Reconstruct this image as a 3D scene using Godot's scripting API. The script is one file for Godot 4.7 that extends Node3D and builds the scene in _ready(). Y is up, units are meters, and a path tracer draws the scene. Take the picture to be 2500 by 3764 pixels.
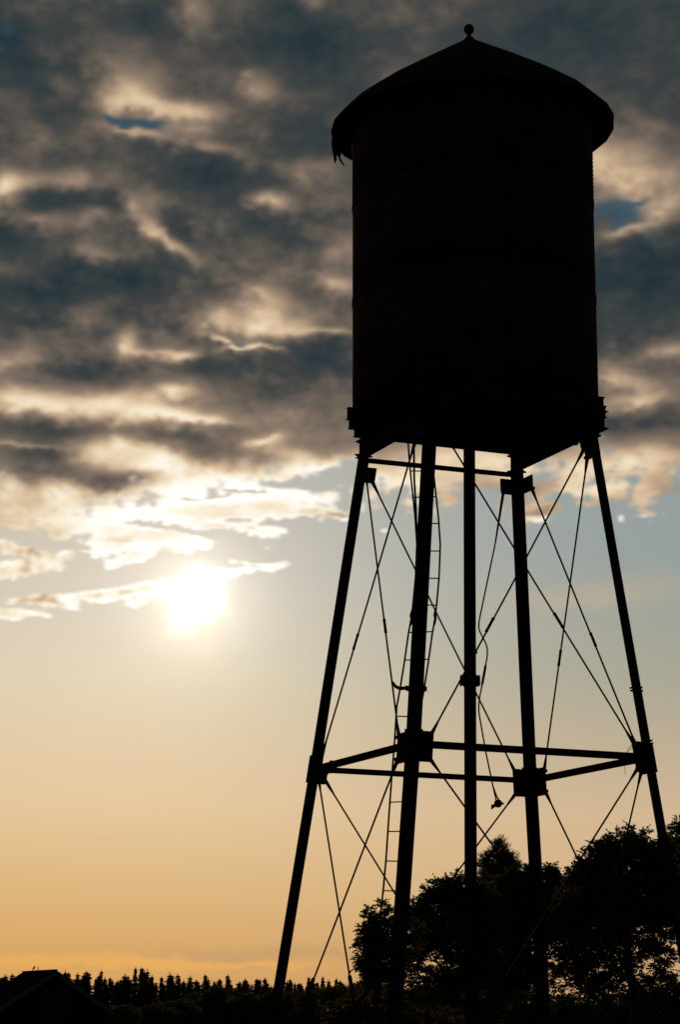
extends Node3D
# A steel water tower at dusk, seen from the ground with a long lens.

const SUN_AZ := -3.58   # degrees to the right of straight ahead (-Z)
const SUN_EL := 10.19

# ------------------------------------------------------------------ sky
var lumps := []
var n_big := FastNoiseLite.new()
var n_mid := FastNoiseLite.new()
var n_fine := FastNoiseLite.new()
var n_warp := FastNoiseLite.new()
var n_tuft := FastNoiseLite.new()
var n_puff := FastNoiseLite.new()

func lump(kind: String, az: float, el: float, w: float, h: float, tilt: float, amount: float) -> void:
	lumps.append([kind, az, el, w, h, cos(deg_to_rad(tilt)), sin(deg_to_rad(tilt)), amount])

func setup_noise() -> void:
	for a in [[n_big, 7.0, 4, 11], [n_mid, 22.0, 5, 23], [n_fine, 1.1, 4, 37], [n_warp, 0.42, 3, 51], [n_tuft, 3.2, 2, 67], [n_puff, 0.55, 4, 83]]:
		var n: FastNoiseLite = a[0]
		n.noise_type = FastNoiseLite.TYPE_SIMPLEX_SMOOTH
		n.fractal_type = FastNoiseLite.FRACTAL_FBM
		n.frequency = a[1]
		n.fractal_octaves = a[2]
		n.seed = a[3]
		n.fractal_gain = 0.52

func ramp(keys: Array, t: float) -> Vector3:
	if t <= keys[0][0]:
		return keys[0][1]
	for i in range(1, keys.size()):
		if t <= keys[i][0]:
			var a: Array = keys[i - 1]
			var b: Array = keys[i]
			return (a[1] as Vector3).lerp(b[1], (t - a[0]) / (b[0] - a[0]))
	return keys[-1][1]

var CLOUD := [
	[-0.15, Vector3(29, 45, 54)], [0.0, Vector3(42, 55, 61)], [0.2, Vector3(63, 67, 67)], [0.32, Vector3(88, 83, 77)], [0.45, Vector3(114, 102, 91)],
	[0.62, Vector3(148, 128, 110)], [0.82, Vector3(204, 176, 144)], [1.0, Vector3(236, 215, 182)], [1.2, Vector3(254, 243, 222)], [1.45, Vector3(262, 258, 250)], [2.2, Vector3(300, 290, 270)]]
var CLEAR_L := [
	[-2.0, Vector3(196, 146, 88)], [0.8, Vector3(216, 160, 93)], [1.8, Vector3(217, 167, 103)], [3.2, Vector3(220, 181, 126)], [5.1, Vector3(226, 196, 153)], [8.3, Vector3(219, 204, 177)],
	[10.5, Vector3(209, 197, 180)], [13.0, Vector3(196, 185, 170)], [30.0, Vector3(60, 100, 130)], [90.0, Vector3(40, 70, 105)]]
var CLEAR_R := [
	[-2.0, Vector3(176, 140, 98)], [1.0, Vector3(196, 158, 112)], [3.0, Vector3(212, 176, 131)], [5.0, Vector3(209, 182, 146)], [8.3, Vector3(170, 166, 148)],
	[11.0, Vector3(152, 160, 156)], [13.5, Vector3(146, 158, 160)], [30.0, Vector3(60, 95, 122)], [90.0, Vector3(40, 70, 105)]]
var CLEAR_BACK := [
	[-2.0, Vector3(84, 90, 100)], [4.0, Vector3(96, 102, 112)], [12.0, Vector3(84, 98, 112)], [30.0, Vector3(50, 78, 102)], [90.0, Vector3(36, 62, 92)]]

func to_linear(v: float) -> float:
	v /= 255.0
	return pow((v + 0.055) / 1.055, 2.4) if v > 0.04045 else v / 12.92

# light that arrives from one direction: clear dusk air, a broken deck of cloud from 12 degrees upwards, rags of cloud under it, and the sun's glow
func sky_at(az: float, el: float, near: Array) -> Vector3:
	var ra := deg_to_rad(az)
	var re := deg_to_rad(el)
	var dx := sin(ra) * cos(re)
	var dz := cos(ra) * cos(re)
	var dy := sin(re)
	var px := dx / (dy + 0.15)
	var pz := dz / (dy + 0.15)
	var tx := dx * 57.3
	var tz := dz * 57.3
	var w1 := n_warp.get_noise_3d(tx, el * 1.6, tz)
	var w2 := n_warp.get_noise_3d(tx + 71.0, el * 1.6 + 33.0, tz)
	var f := n_fine.get_noise_3d(tx, el * 1.15, tz)
	var puff := 0.28 - absf(n_puff.get_noise_3d(tx, el * 1.15, tz)) * 1.5
	var g0 := n_tuft.get_noise_3d(tx, el * 1.0, tz)
	var saz := az - SUN_AZ
	var sun := sqrt(saz * saz * cos(re) * cos(re) + (el - SUN_EL) * (el - SUN_EL)) if absf(az) < 60.0 else 60.0
	# hand-placed forms of this evening's clouds
	var light := 0.0
	var blue := 0.0
	var veil := 0.0
	var haze := 0.0
	var wx := az + w1 * 0.24 + f * 0.17 + g0 * 0.07
	var wy := el + w2 * 0.13 + f * 0.10 + g0 * 0.05
	for l in near:
		var ex: float = wx - l[1]
		var ey: float = wy - l[2]
		var q: float = (ex * l[5] + ey * l[6]) / l[3]
		var s: float = (ey * l[5] - ex * l[6]) / l[4]
		var d := q * q + s * s
		if d < 6.0:
			var g: float = l[7] * exp(-d * 0.9)
			if l[0] == "light":
				light += g
			elif l[0] == "blue":
				blue += g
			elif l[0] == "veil":
				veil += g
			else:
				haze += g
	# clear air
	var side := smoothstep(-7.0, 9.0, az) if absf(az) < 90.0 else 1.0
	var c: Vector3 = ramp(CLEAR_L, el).lerp(ramp(CLEAR_R, el), side)
	c = c.lerp(ramp(CLEAR_BACK, el), smoothstep(10.0, 120.0, absf(az)))
	var glow := 52.0 * exp(-sun / 1.0) + 24.0 * exp(-sun / 3.2)
	c += Vector3(1.0, 0.97, 0.90) * glow
	c = c.lerp(Vector3(240, 178, 92), clampf(haze + g0 * 0.35 * signf(haze) * minf(absf(haze) * 2.0, 1.0), 0.0, 1.0) * (0.6 if el < 4.0 else 0.0))
	if el >= 4.0:
		c = c.lerp(Vector3(190, 172, 150), clampf(haze + f * 0.5 * haze, 0.0, 1.0) * 0.9)
	elif haze < 0.0:
		c = c.lerp(Vector3(186, 150, 108), clampf(-haze, 0.0, 1.0) * 0.4)
	# the deck: its edge lies lower towards the left
	var edge := 12.55 - 0.75 * smoothstep(1.0, -6.0, az)
	var big := n_big.get_noise_2d(px, pz)
	var mid := n_mid.get_noise_2d(px, pz)
	var cover := (el - edge) * 1.1 + veil * 2.0 - 0.55 + f * 1.6 + g0 * (0.9 if el < edge + 1.5 else 0.5) + mid * 0.35
	if el < edge - 2.6 or el < 6.0:
		cover = minf(cover, veil * 2.0 - 0.62 + f * 1.4 + g0 * 0.95)
	var soft := 0.42 + 0.25 * smoothstep(12.0, 16.0, el)
	var m := smoothstep(-soft, soft, cover)
	if m > 0.0:
		var base := lerpf(0.55, 0.325, smoothstep(12.2, 17.5, el))
		base -= 0.10 * smoothstep(2.0, 8.0, az) * smoothstep(13.0, 17.0, el)
		base -= 0.08 * smoothstep(20.0, 40.0, el) + 0.14 * smoothstep(12.0, 80.0, absf(az))
		var b := base + light * 1.0 + big * 0.08 + (mid * 0.07 - puff * 0.15 + f * 0.115 + g0 * 0.07) * lerpf(1.0, 0.72, smoothstep(17.0, 24.0, el))
		b += 0.48 * exp(-sun / 2.6) + (0.44 * exp(-sun / 6.0) + 0.35 * g0 + 0.25 * f if el < edge - 0.3 else 0.0)
		b += (1.0 - smoothstep(0.2, 2.6, cover)) * (0.14 + 0.85 * exp(-sun / 2.6)) * (1.0 - smoothstep(12.5, 15.0, el) * 0.75)
		var cc: Vector3 = ramp(CLOUD, b)
		c = c.lerp(cc, m)
		if blue > 0.05:
			var gap := smoothstep(0.25, 1.25, blue + f * 0.75 + g0 * 0.6)
			var hue := Vector3(40, 76, 98).lerp(Vector3(96, 110, 116), smoothstep(21.0, 15.0, el))
			c = c.lerp(hue, gap * clampf(blue * 1.2, 0.0, 0.74))
	# the sun behind thin cloud
	var flare := maxf(sun + f * 0.32 + g0 * 0.10 + veil * -0.10, 0.0)
	var out := Vector3(to_linear(c.x), to_linear(c.y), to_linear(c.z))
	out += Vector3(2.0, 1.86, 1.55) * exp(-pow(flare / 0.46, 2.0)) + Vector3(1.0, 0.93, 0.78) * 0.22 * exp(-pow(flare / 1.2, 2.0))
	return out

func sky_picture() -> ImageTexture:
	const WIDE := 4096
	const HIGH := 4096
	var low := PackedFloat32Array()
	low.resize(1024 * 512 * 3)
	for y in 512:
		var el := 90.0 - (y + 0.5) / 512.0 * 180.0
		if el < -4.0:
			for i in 3072:
				low[y * 3072 + i] = 0.02
			continue
		for x in 1024:
			var az := wrapf((x + 0.5) / 1024.0 * 360.0, -180.0, 180.0)   # column 0 lies straight ahead
			var v := sky_at(az, el, [])
			var at := (y * 1024 + x) * 3
			low[at] = v.x
			low[at + 1] = v.y
			low[at + 2] = v.z
	var whole := Image.create_from_data(1024, 512, false, Image.FORMAT_RGBF, low.to_byte_array())
	whole.resize(WIDE, HIGH, Image.INTERPOLATE_CUBIC)
	# the same sky, drawn finer where the lens points
	var x0 := -210
	var x1 := 210
	var y0 := int((90.0 - 27.5) / 180.0 * HIGH)
	var y1 := int((90.0 + 2.0) / 180.0 * HIGH)
	var fine := PackedFloat32Array()
	fine.resize((x1 - x0) * (y1 - y0) * 3)
	var at := 0
	for y in range(y0, y1):
		var el := 90.0 - (y + 0.5) / HIGH * 180.0
		var near := []
		for l in lumps:
			if absf(el - l[2]) < 2.5 * (l[4] * absf(l[5]) + l[3] * absf(l[6])) + 0.5:
				near.append(l)
		for x in range(x0, x1):
			var az := (x + 0.5) / WIDE * 360.0
			var v := sky_at(az, el, near)
			fine[at] = v.x
			fine[at + 1] = v.y
			fine[at + 2] = v.z
			at += 3
	var window := Image.create_from_data(x1 - x0, y1 - y0, false, Image.FORMAT_RGBF, fine.to_byte_array())
	whole.blit_rect(window, Rect2i(0, 0, -x0, y1 - y0), Vector2i(WIDE + x0, y0))
	whole.blit_rect(window, Rect2i(-x0, 0, x1, y1 - y0), Vector2i(0, y0))
	return ImageTexture.create_from_image(whole)

func air() -> void:
	setup_noise()
	# dark bellies
	lump("light", -8.64, 23.44, 0.86, 0.796, -0, -0.3)
	lump("light", -7.84, 22.66, 1.46, 0.531, -0, -0.16)
	lump("light", -7.81, 21.83, 1.06, 0.398, -0, -0.1)
	lump("light", -5.02, 24.14, 1.13, 0.464, -0, -0.22)
	lump("light", -6.85, 24.05, 0.86, 0.398, -0, -0.05)
	lump("light", -1.82, 23.60, 1.46, 0.531, -0, -0.22)
	lump("light", -1.34, 24.37, 0.73, 0.265, -0, -0.18)
	lump("light", -0.25, 23.05, 1.19, 1.326, -0, -0.22)
	lump("light", -1.71, 21.55, 1.06, 0.597, -0, -0.14)
	lump("light", -0.44, 21.05, 0.80, 0.597, -0, -0.12)
	lump("light", -3.44, 20.44, 1.33, 0.497, -8, -0.34)
	lump("light", -7.03, 19.70, 1.59, 0.279, -0, -0.3)
	lump("light", -1.81, 19.24, 1.13, 0.497, -0, -0.26)
	lump("light", -8.71, 18.88, 0.80, 0.464, -0, -0.3)
	lump("light", -4.45, 19.14, 0.80, 0.332, -0, -0.2)
	lump("light", -6.28, 18.12, 1.79, 0.365, -0, -0.28)
	lump("light", -7.90, 17.40, 1.46, 0.332, -0, -0.3)
	lump("light", -5.10, 17.74, 1.33, 0.398, -0, -0.22)
	lump("light", -8.21, 16.76, 1.33, 0.298, -0, -0.2)
	lump("light", -4.53, 17.01, 1.13, 0.332, -0, -0.1)
	lump("light", -6.61, 15.68, 1.59, 0.252, -0, -0.26)
	lump("light", -3.20, 15.86, 0.86, 0.265, -0, -0.24)
	lump("light", -0.59, 16.20, 1.33, 0.398, -0, -0.3)
	lump("light", -1.34, 15.40, 1.72, 0.531, -0, -0.2)
	lump("light", -7.40, 14.16, 1.13, 0.239, -0, -0.34)
	lump("light", -4.32, 14.18, 1.06, 0.252, -0, -0.3)
	lump("light", -7.68, 13.62, 1.19, 0.239, -0, -0.34)
	lump("light", -7.19, 13.13, 1.53, 0.398, -0, -0.4)
	lump("light", -5.37, 12.93, 1.13, 0.298, 5, -0.44)
	lump("light", -3.49, 13.77, 0.80, 0.332, -0, -0.24)
	lump("light", -1.38, 13.68, 1.72, 0.318, -0, -0.3)
	lump("light", -8.03, 12.37, 0.80, 0.166, -0, -0.15)
	lump("light", -4.55, 12.60, 0.40, 0.080, -0, -0.22)
	lump("light", 7.88, 18.03, 1.99, 0.995, -0, -0.26)
	lump("light", 7.33, 14.48, 1.46, 0.279, -0, -0.26)
	lump("light", 8.32, 22.40, 0.80, 0.531, -0, -0.06)
	lump("light", 5.13, 23.97, 2.65, 0.995, -0, -0.2)
	lump("light", -0.02, 14.49, 1.33, 0.464, -0, -0.1)
	# lit gaps
	lump("light", -5.53, 22.40, 0.60, 0.531, -0, 0.44)
	lump("light", -4.67, 21.95, 0.96, 0.265, -5, 0.5)
	lump("light", -6.18, 21.95, 0.46, 0.298, -0, 0.24)
	lump("light", -5.91, 23.21, 0.60, 0.531, -0, 0.08)
	lump("light", -5.14, 21.34, 0.86, 0.119, -6, 0.38)
	lump("light", -4.38, 21.48, 0.40, 0.133, -0, 0.2)
	lump("light", -3.78, 21.48, 0.36, 0.159, -0, 0.28)
	lump("light", -3.66, 21.98, 0.66, 0.225, -0, 0.26)
	lump("light", -3.25, 21.05, 0.86, 0.199, -10, 0.34)
	lump("light", -2.48, 22.82, 0.20, 0.146, -0, 0.26)
	lump("light", -2.05, 22.48, 0.50, 0.265, -10, 0.28)
	lump("light", -2.21, 21.60, 0.40, 0.265, -10, 0.14)
	lump("light", -3.96, 24.30, 0.40, 0.531, 20, 0.3)
	lump("light", -0.88, 24.56, 0.27, 0.199, -0, 0.3)
	lump("light", -8.63, 19.92, 0.40, 0.464, -0, 0.5)
	lump("light", -7.53, 20.13, 1.13, 0.265, -0, 0.28)
	lump("light", -6.85, 20.34, 0.20, 0.199, -0, 0.16)
	lump("light", -1.89, 19.94, 0.46, 0.172, -0, 0.46)
	lump("light", -1.47, 19.67, 0.33, 0.332, -20, 0.22)
	lump("light", -5.30, 19.71, 0.27, 0.172, -20, 0.3)
	lump("light", -4.98, 19.25, 0.46, 0.305, -40, 0.34)
	lump("light", -4.23, 18.72, 0.73, 0.159, -35, 0.5)
	lump("light", -4.66, 19.00, 0.40, 0.265, -40, 0.16)
	lump("light", -4.82, 19.81, 0.40, 0.199, -0, 0.14)
	lump("light", -6.29, 19.33, 0.40, 0.146, -0, 0.26)
	lump("light", -7.60, 19.27, 0.60, 0.172, -0, 0.18)
	lump("light", -0.82, 20.69, 0.60, 0.265, -0, 0.22)
	lump("light", -6.16, 18.50, 0.73, 0.172, -6, 0.24)
	lump("light", 0.18, 18.71, 0.40, 0.332, -0, 0.34)
	lump("light", -0.16, 17.92, 0.46, 0.265, -10, 0.48)
	lump("light", -0.48, 18.44, 0.27, 0.265, -0, 0.14)
	lump("light", -2.74, 16.86, 0.93, 0.332, -8, 0.46)
	lump("light", -1.95, 17.33, 0.53, 0.531, -0, 0.46)
	lump("light", -1.36, 16.82, 0.73, 0.279, -0, 0.34)
	lump("light", -2.20, 17.79, 0.24, 0.146, -0, 0.2)
	lump("light", -3.29, 16.98, 0.27, 0.265, -0, 0.2)
	lump("light", -0.25, 16.73, 0.60, 0.093, -0, 0.4)
	lump("light", -3.00, 16.40, 0.46, 0.053, -22, 0.55)
	lump("light", -2.52, 16.30, 0.40, 0.046, 6, 0.55)
	lump("light", -1.83, 16.30, 0.46, 0.053, -10, 0.5)
	lump("light", -5.38, 16.34, 0.19, 0.332, -0, 0.4)
	lump("light", -4.58, 16.13, 0.73, 0.106, -0, 0.34)
	lump("light", -3.89, 16.10, 0.36, 0.133, -0, 0.36)
	lump("light", -6.59, 17.03, 0.60, 0.199, -0, 0.14)
	lump("light", -8.17, 15.85, 0.86, 0.298, -0, 0.26)
	lump("light", -8.13, 14.90, 1.33, 0.332, -4, 0.36)
	lump("light", -6.64, 14.73, 1.86, 0.292, -0, 0.34)
	lump("light", -5.46, 14.98, 0.99, 0.239, 6, 0.32)
	lump("light", -4.21, 15.26, 0.43, 0.212, -0, 0.44)
	lump("light", -4.60, 14.67, 1.13, 0.172, -0, 0.38)
	lump("light", -3.58, 14.56, 0.80, 0.080, -4, 0.42)
	lump("light", -3.52, 15.16, 0.40, 0.199, -0, 0.14)
	lump("light", -8.09, 13.80, 1.06, 0.060, -2, 0.32)
	lump("light", -5.47, 13.95, 0.24, 0.239, -0, 0.36)
	lump("light", -6.06, 13.56, 0.60, 0.265, -0, 0.34)
	lump("light", -4.57, 13.61, 0.86, 0.265, -10, 0.38)
	lump("light", -4.84, 13.32, 0.80, 0.199, -0, 0.36)
	lump("light", -6.91, 12.74, 0.60, 0.265, -0, 0.4)
	lump("light", -7.76, 12.19, 1.33, 0.292, 6, 0.08)
	lump("light", -8.38, 12.75, 0.40, 0.265, -0, 0.25)
	lump("light", -2.00, 14.06, 0.40, 0.093, 10, 0.36)
	lump("light", -1.04, 13.68, 0.93, 0.199, -15, 0.34)
	lump("light", -0.15, 13.56, 0.73, 0.239, -0, 0.38)
	lump("light", -3.47, 12.81, 1.33, 0.398, 8, 0.52)
	lump("light", -4.14, 12.64, 0.60, 0.066, -0, -0.3)
	lump("light", -5.21, 12.10, 1.46, 0.332, 4, 0.5)
	lump("light", -2.25, 12.80, 1.33, 0.305, 4, 0.4)
	lump("light", -0.82, 12.77, 1.33, 0.212, -4, 0.36)
	lump("light", -0.55, 13.32, 1.06, 0.172, -4, 0.4)
	lump("light", 7.45, 20.44, 1.59, 0.862, -15, 0.56)
	lump("light", 6.42, 20.99, 0.53, 0.796, -0, 0.18)
	lump("light", 8.09, 21.51, 0.53, 0.199, -15, 0.18)
	lump("light", 7.28, 19.17, 0.53, 0.093, 12, 0.48)
	lump("light", 8.18, 19.58, 0.66, 0.292, 20, 0.34)
	lump("light", 6.39, 18.98, 0.46, 0.332, -0, 0.2)
	lump("light", 6.93, 18.58, 0.33, 0.199, -0, 0.14)
	lump("light", 8.11, 16.19, 0.73, 0.199, 8, 0.34)
	lump("light", 7.08, 15.57, 0.99, 0.305, -10, 0.36)
	lump("light", 7.34, 15.03, 1.06, 0.172, 6, 0.36)
	lump("light", 7.32, 13.59, 1.46, 0.345, -0, 0.34)
	lump("light", 6.90, 12.87, 0.86, 0.212, -0, 0.3)
	lump("light", 4.07, 13.57, 2.19, 0.398, -6, 0.34)
	lump("light", 1.69, 13.17, 1.33, 0.398, -0, 0.28)
	lump("light", -4.79, 11.55, 1.33, 0.239, 3, 0.4)
	lump("light", -1.83, 12.31, 1.72, 0.239, 4, 0.4)
	lump("light", -6.41, 11.90, 1.33, 0.199, -0, 0.05)
	lump("light", 0.20, 12.57, 0.40, 0.159, -0, 0.2)
	# blue windows
	lump("blue", -5.12, 21.58, 0.53, 0.106, 3, 1.7)
	lump("blue", -5.89, 21.65, 0.40, 0.086, -22, 1.2)
	lump("blue", -5.59, 21.87, 0.08, 0.093, -0, 0.8)
	lump("blue", -4.51, 21.34, 0.40, 0.080, -25, 0.6)
	lump("blue", -8.78, 23.49, 0.60, 0.597, -0, 0.55)
	lump("blue", 6.81, 19.54, 0.63, 0.332, -0, 1.5)
	lump("blue", 7.43, 19.47, 0.40, 0.199, -0, 0.7)
	lump("blue", 7.43, 19.76, 0.60, 0.066, 8, 0.6)
	lump("blue", 8.17, 18.93, 0.53, 0.265, -0, 0.45)
	lump("blue", -2.80, 16.54, 0.60, 0.053, -20, 0.5)
	lump("blue", -2.04, 16.43, 0.60, 0.066, -0, 0.55)
	lump("blue", 6.50, 17.48, 0.99, 0.663, -0, 0.2)
	# ragged lower clouds: add or clear cover
	lump("veil", -4.65, 11.56, 1.59, 0.225, 2, 1.5)
	lump("veil", -5.19, 11.41, 0.86, 0.133, -4, 0.9)
	lump("veil", -3.78, 11.78, 1.06, 0.172, 10, 0.9)
	lump("veil", -5.54, 11.93, 1.33, 0.225, -0, 0.8)
	lump("veil", -7.40, 11.64, 1.33, 0.119, -0, -0.5)
	lump("veil", -8.02, 12.01, 1.46, 0.239, -0, 0.4)
	lump("veil", -2.38, 12.40, 1.72, 0.225, 6, 1.2)
	lump("veil", -3.19, 12.32, 1.19, 0.199, -0, 0.8)
	lump("veil", -2.17, 12.04, 0.80, 0.172, -10, 1.6)
	lump("veil", -3.04, 11.99, 0.40, 0.080, -8, 0.9)
	lump("veil", -3.92, 11.71, 0.19, 0.066, -0, 1.8)
	lump("veil", -0.88, 12.38, 0.37, 0.080, 4, 1.9)
	lump("veil", -0.24, 12.33, 0.23, 0.073, -0, 1.9)
	lump("veil", 0.08, 12.26, 0.13, 0.080, -0, 1.8)
	lump("veil", -5.24, 11.11, 0.46, 0.146, 20, 1.7)
	lump("veil", -7.78, 11.19, 0.60, 0.119, -10, 1.4)
	lump("veil", -7.77, 10.71, 0.99, 0.292, 8, 1.7)
	lump("veil", -6.78, 11.13, 0.27, 0.133, 30, 0.9)
	lump("veil", -6.12, 11.21, 0.20, 0.046, -10, 0.9)
	lump("veil", -7.86, 9.74, 1.13, 0.119, -2, 2)
	lump("veil", -7.47, 9.97, 0.93, 0.086, -3, 1.6)
	lump("veil", -7.01, 10.01, 0.60, 0.093, -10, 0.9)
	lump("veil", -5.82, 10.24, 1.86, 0.159, 5, 1.9)
	lump("veil", -5.28, 9.98, 0.80, 0.086, 6, 1.2)
	lump("veil", -4.09, 10.45, 1.26, 0.199, 6, 1.7)
	lump("veil", -2.68, 10.87, 1.26, 0.126, 9, 1.6)
	lump("veil", -2.28, 11.14, 0.53, 0.046, -0, 1.1)
	lump("veil", -1.47, 11.09, 0.13, 0.060, -10, 1.1)
	lump("veil", -7.67, 11.66, 0.40, 0.172, -0, 0.7)
	lump("veil", -7.00, 11.69, 0.40, 0.133, -0, 0.8)
	lump("veil", -8.26, 11.44, 0.27, 0.265, -0, 0.7)
	lump("veil", -4.26, 11.92, 0.99, 0.073, -3, -2.4)
	lump("veil", -3.52, 11.88, 0.40, 0.066, -0, -1.4)
	lump("veil", -2.37, 12.10, 0.80, 0.093, -0, -1.6)
	lump("veil", -3.04, 11.79, 0.80, 0.106, -0, -1)
	lump("veil", 0.16, 13.28, 0.66, 0.146, -8, -1.7)
	lump("veil", -1.03, 13.02, 0.73, 0.086, -2, -1.5)
	lump("veil", -2.38, 12.83, 0.40, 0.046, -4, -1)
	lump("veil", -3.33, 12.67, 0.46, 0.040, 6, -0.8)
	lump("veil", -8.00, 11.62, 0.40, 0.080, -0, -0.5)
	lump("veil", -7.06, 11.42, 0.93, 0.133, -0, -0.6)
	lump("veil", 1.01, 13.24, 1.33, 0.265, -0, 0.3)
	lump("veil", 3.05, 13.17, 1.66, 0.265, -4, 0.4)
	lump("veil", 6.97, 12.74, 0.93, 0.199, 10, 0.8)
	lump("veil", 5.08, 12.96, 0.27, 0.133, -0, 0.5)
	lump("veil", 4.94, 12.37, 0.53, 0.133, 12, 1.3)
	lump("veil", 5.35, 12.56, 0.20, 0.093, 20, 0.5)
	# thin haze bands
	lump("haze", 6.73, 10.31, 1.86, 0.265, 6, 0.6)
	lump("haze", 7.40, 10.69, 1.33, 0.172, 4, 0.25)
	lump("haze", 4.72, 10.19, 1.33, 0.265, -2, 0.35)
	lump("haze", -6.83, 1.42, 1.72, 0.073, -1, 1.4)
	lump("haze", -7.61, 1.53, 0.80, 0.060, -1, 0.9)
	lump("haze", -3.47, 1.42, 2.12, 0.080, 1, 1.4)
	lump("haze", -4.77, 1.51, 1.99, 0.060, -1, 0.8)
	lump("haze", -1.85, 1.40, 1.13, 0.066, -2, 1.3)
	lump("haze", -5.86, 1.14, 1.33, 0.053, -0, 0.5)
	lump("haze", -2.50, 1.67, 1.86, 0.133, -0, -1.1)
	lump("haze", -3.02, 1.41, 0.23, 0.046, -8, -1.6)
	lump("haze", -2.04, 1.34, 0.40, 0.040, -0, -1.2)
	lump("haze", 0.10, 1.72, 1.46, 0.133, -0, -0.8)
	var pan := PanoramaSkyMaterial.new()
	pan.panorama = sky_picture()
	var sky := Sky.new()
	sky.sky_material = pan
	var env := Environment.new()
	env.background_mode = Environment.BG_SKY
	env.sky = sky
	env.background_energy_multiplier = 1.0
	env.tonemap_mode = Environment.TONE_MAPPER_LINEAR
	env.tonemap_exposure = 1.0
	env.sdfgi_enabled = true
	env.ssao_enabled = true
	env.ssil_enabled = true
	var world := WorldEnvironment.new()
	world.name = "world_environment"
	world.environment = env
	add_child(world)
	var sun := DirectionalLight3D.new()
	sun.name = "sun"
	sun.light_color = Color(1.0, 0.82, 0.58)
	sun.light_energy = 0.6
	sun.light_angular_distance = 0.5
	sun.shadow_enabled = true
	var to_sun := Vector3(sin(deg_to_rad(SUN_AZ)) * cos(deg_to_rad(SUN_EL)), sin(deg_to_rad(SUN_EL)), -cos(deg_to_rad(SUN_AZ)) * cos(deg_to_rad(SUN_EL)))
	add_child(sun)
	sun.look_at_from_position(Vector3.ZERO, -to_sun, Vector3.UP)

func lens() -> void:
	var cam := Camera3D.new()
	cam.name = "camera"
	cam.position = Vector3(0, 1.6, 0)
	cam.basis = Basis(Vector3.RIGHT, deg_to_rad(12.355)) * Basis(Vector3.BACK, 0.00956)
	cam.fov = 24.577
	cam.near = 0.1
	cam.far = 4000.0
	add_child(cam)
	cam.make_current()

# ------------------------------------------------------------------ helpers
var used := {}

func numbered(called: String) -> String:
	var n: int = used.get(called, 0)
	used[called] = n + 1
	return called if n == 0 else "%s_%03d" % [called, n]

func thing(called: String, label: String, category: String, at := Vector3.ZERO, group := "") -> Node3D:
	var o := Node3D.new()
	o.name = numbered(called)
	add_child(o)
	o.position = at
	tag(o, label, category, group)
	return o

func tag(o: Node, label: String, category: String, group := "") -> void:
	o.set_meta("label", label)
	o.set_meta("category", category)
	if group:
		o.set_meta("group", group)

# commits a SurfaceTool as one named mesh under its parent; the shapes are given in world metres
func part(called: String, st: SurfaceTool, m: Material, parent: Node3D, smooth := false) -> MeshInstance3D:
	if not smooth:
		pass
	st.generate_normals()
	var o := MeshInstance3D.new()
	o.name = called
	o.mesh = st.commit()
	o.material_override = m
	parent.add_child(o, true)
	var base := Vector3.ZERO
	var p: Node = parent
	while p != self and p is Node3D:
		base += (p as Node3D).position
		p = p.get_parent()
	o.position = -base
	return o

func shape(smooth := false) -> SurfaceTool:
	var st := SurfaceTool.new()
	st.begin(Mesh.PRIMITIVE_TRIANGLES)
	st.set_smooth_group(0 if smooth else -1)
	return st

func tri(st: SurfaceTool, a: Vector3, b: Vector3, c: Vector3) -> void:   # a, b, c run counter-clockwise seen from outside
	st.add_vertex(a)
	st.add_vertex(c)
	st.add_vertex(b)

func quad(st: SurfaceTool, a: Vector3, b: Vector3, c: Vector3, d: Vector3) -> void:
	tri(st, a, b, c)
	tri(st, a, c, d)

func block(st: SurfaceTool, at: Vector3, x: Vector3, y: Vector3, z: Vector3) -> void:   # half axes
	var s := 1.0 if x.cross(y).dot(z) > 0.0 else -1.0
	for f in [[x, y, z], [y, z, x], [z, x, y]]:
		for k in [1.0, -1.0]:
			var n: Vector3 = f[0] * k
			var u: Vector3 = f[1]
			var v: Vector3 = f[2] * k * s
			quad(st, at + n - u - v, at + n + u - v, at + n + u + v, at + n - u + v)

func tube(st: SurfaceTool, pts: Array, radii: Array, sides := 8) -> void:
	var rings := []
	var side := Vector3.ZERO
	for i in pts.size():
		var t: Vector3 = (pts[mini(i + 1, pts.size() - 1)] - pts[maxi(i - 1, 0)]).normalized()
		if side == Vector3.ZERO:
			side = t.cross(Vector3.UP if absf(t.y) < 0.9 else Vector3.RIGHT).normalized()
		side = (side - t * side.dot(t)).normalized()
		var up := side.cross(t)
		var ring := []
		for k in sides:
			var a := TAU * k / sides
			ring.append(pts[i] + (side * cos(a) + up * sin(a)) * float(radii[mini(i, radii.size() - 1)]))
		rings.append(ring)
	for i in pts.size() - 1:
		for k in sides:
			var j := (k + 1) % sides
			quad(st, rings[i][k], rings[i + 1][k], rings[i + 1][j], rings[i][j])
	for k in range(1, sides - 1):
		tri(st, rings[0][0], rings[0][k], rings[0][k + 1])
		tri(st, rings[-1][0], rings[-1][k + 1], rings[-1][k])

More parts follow.
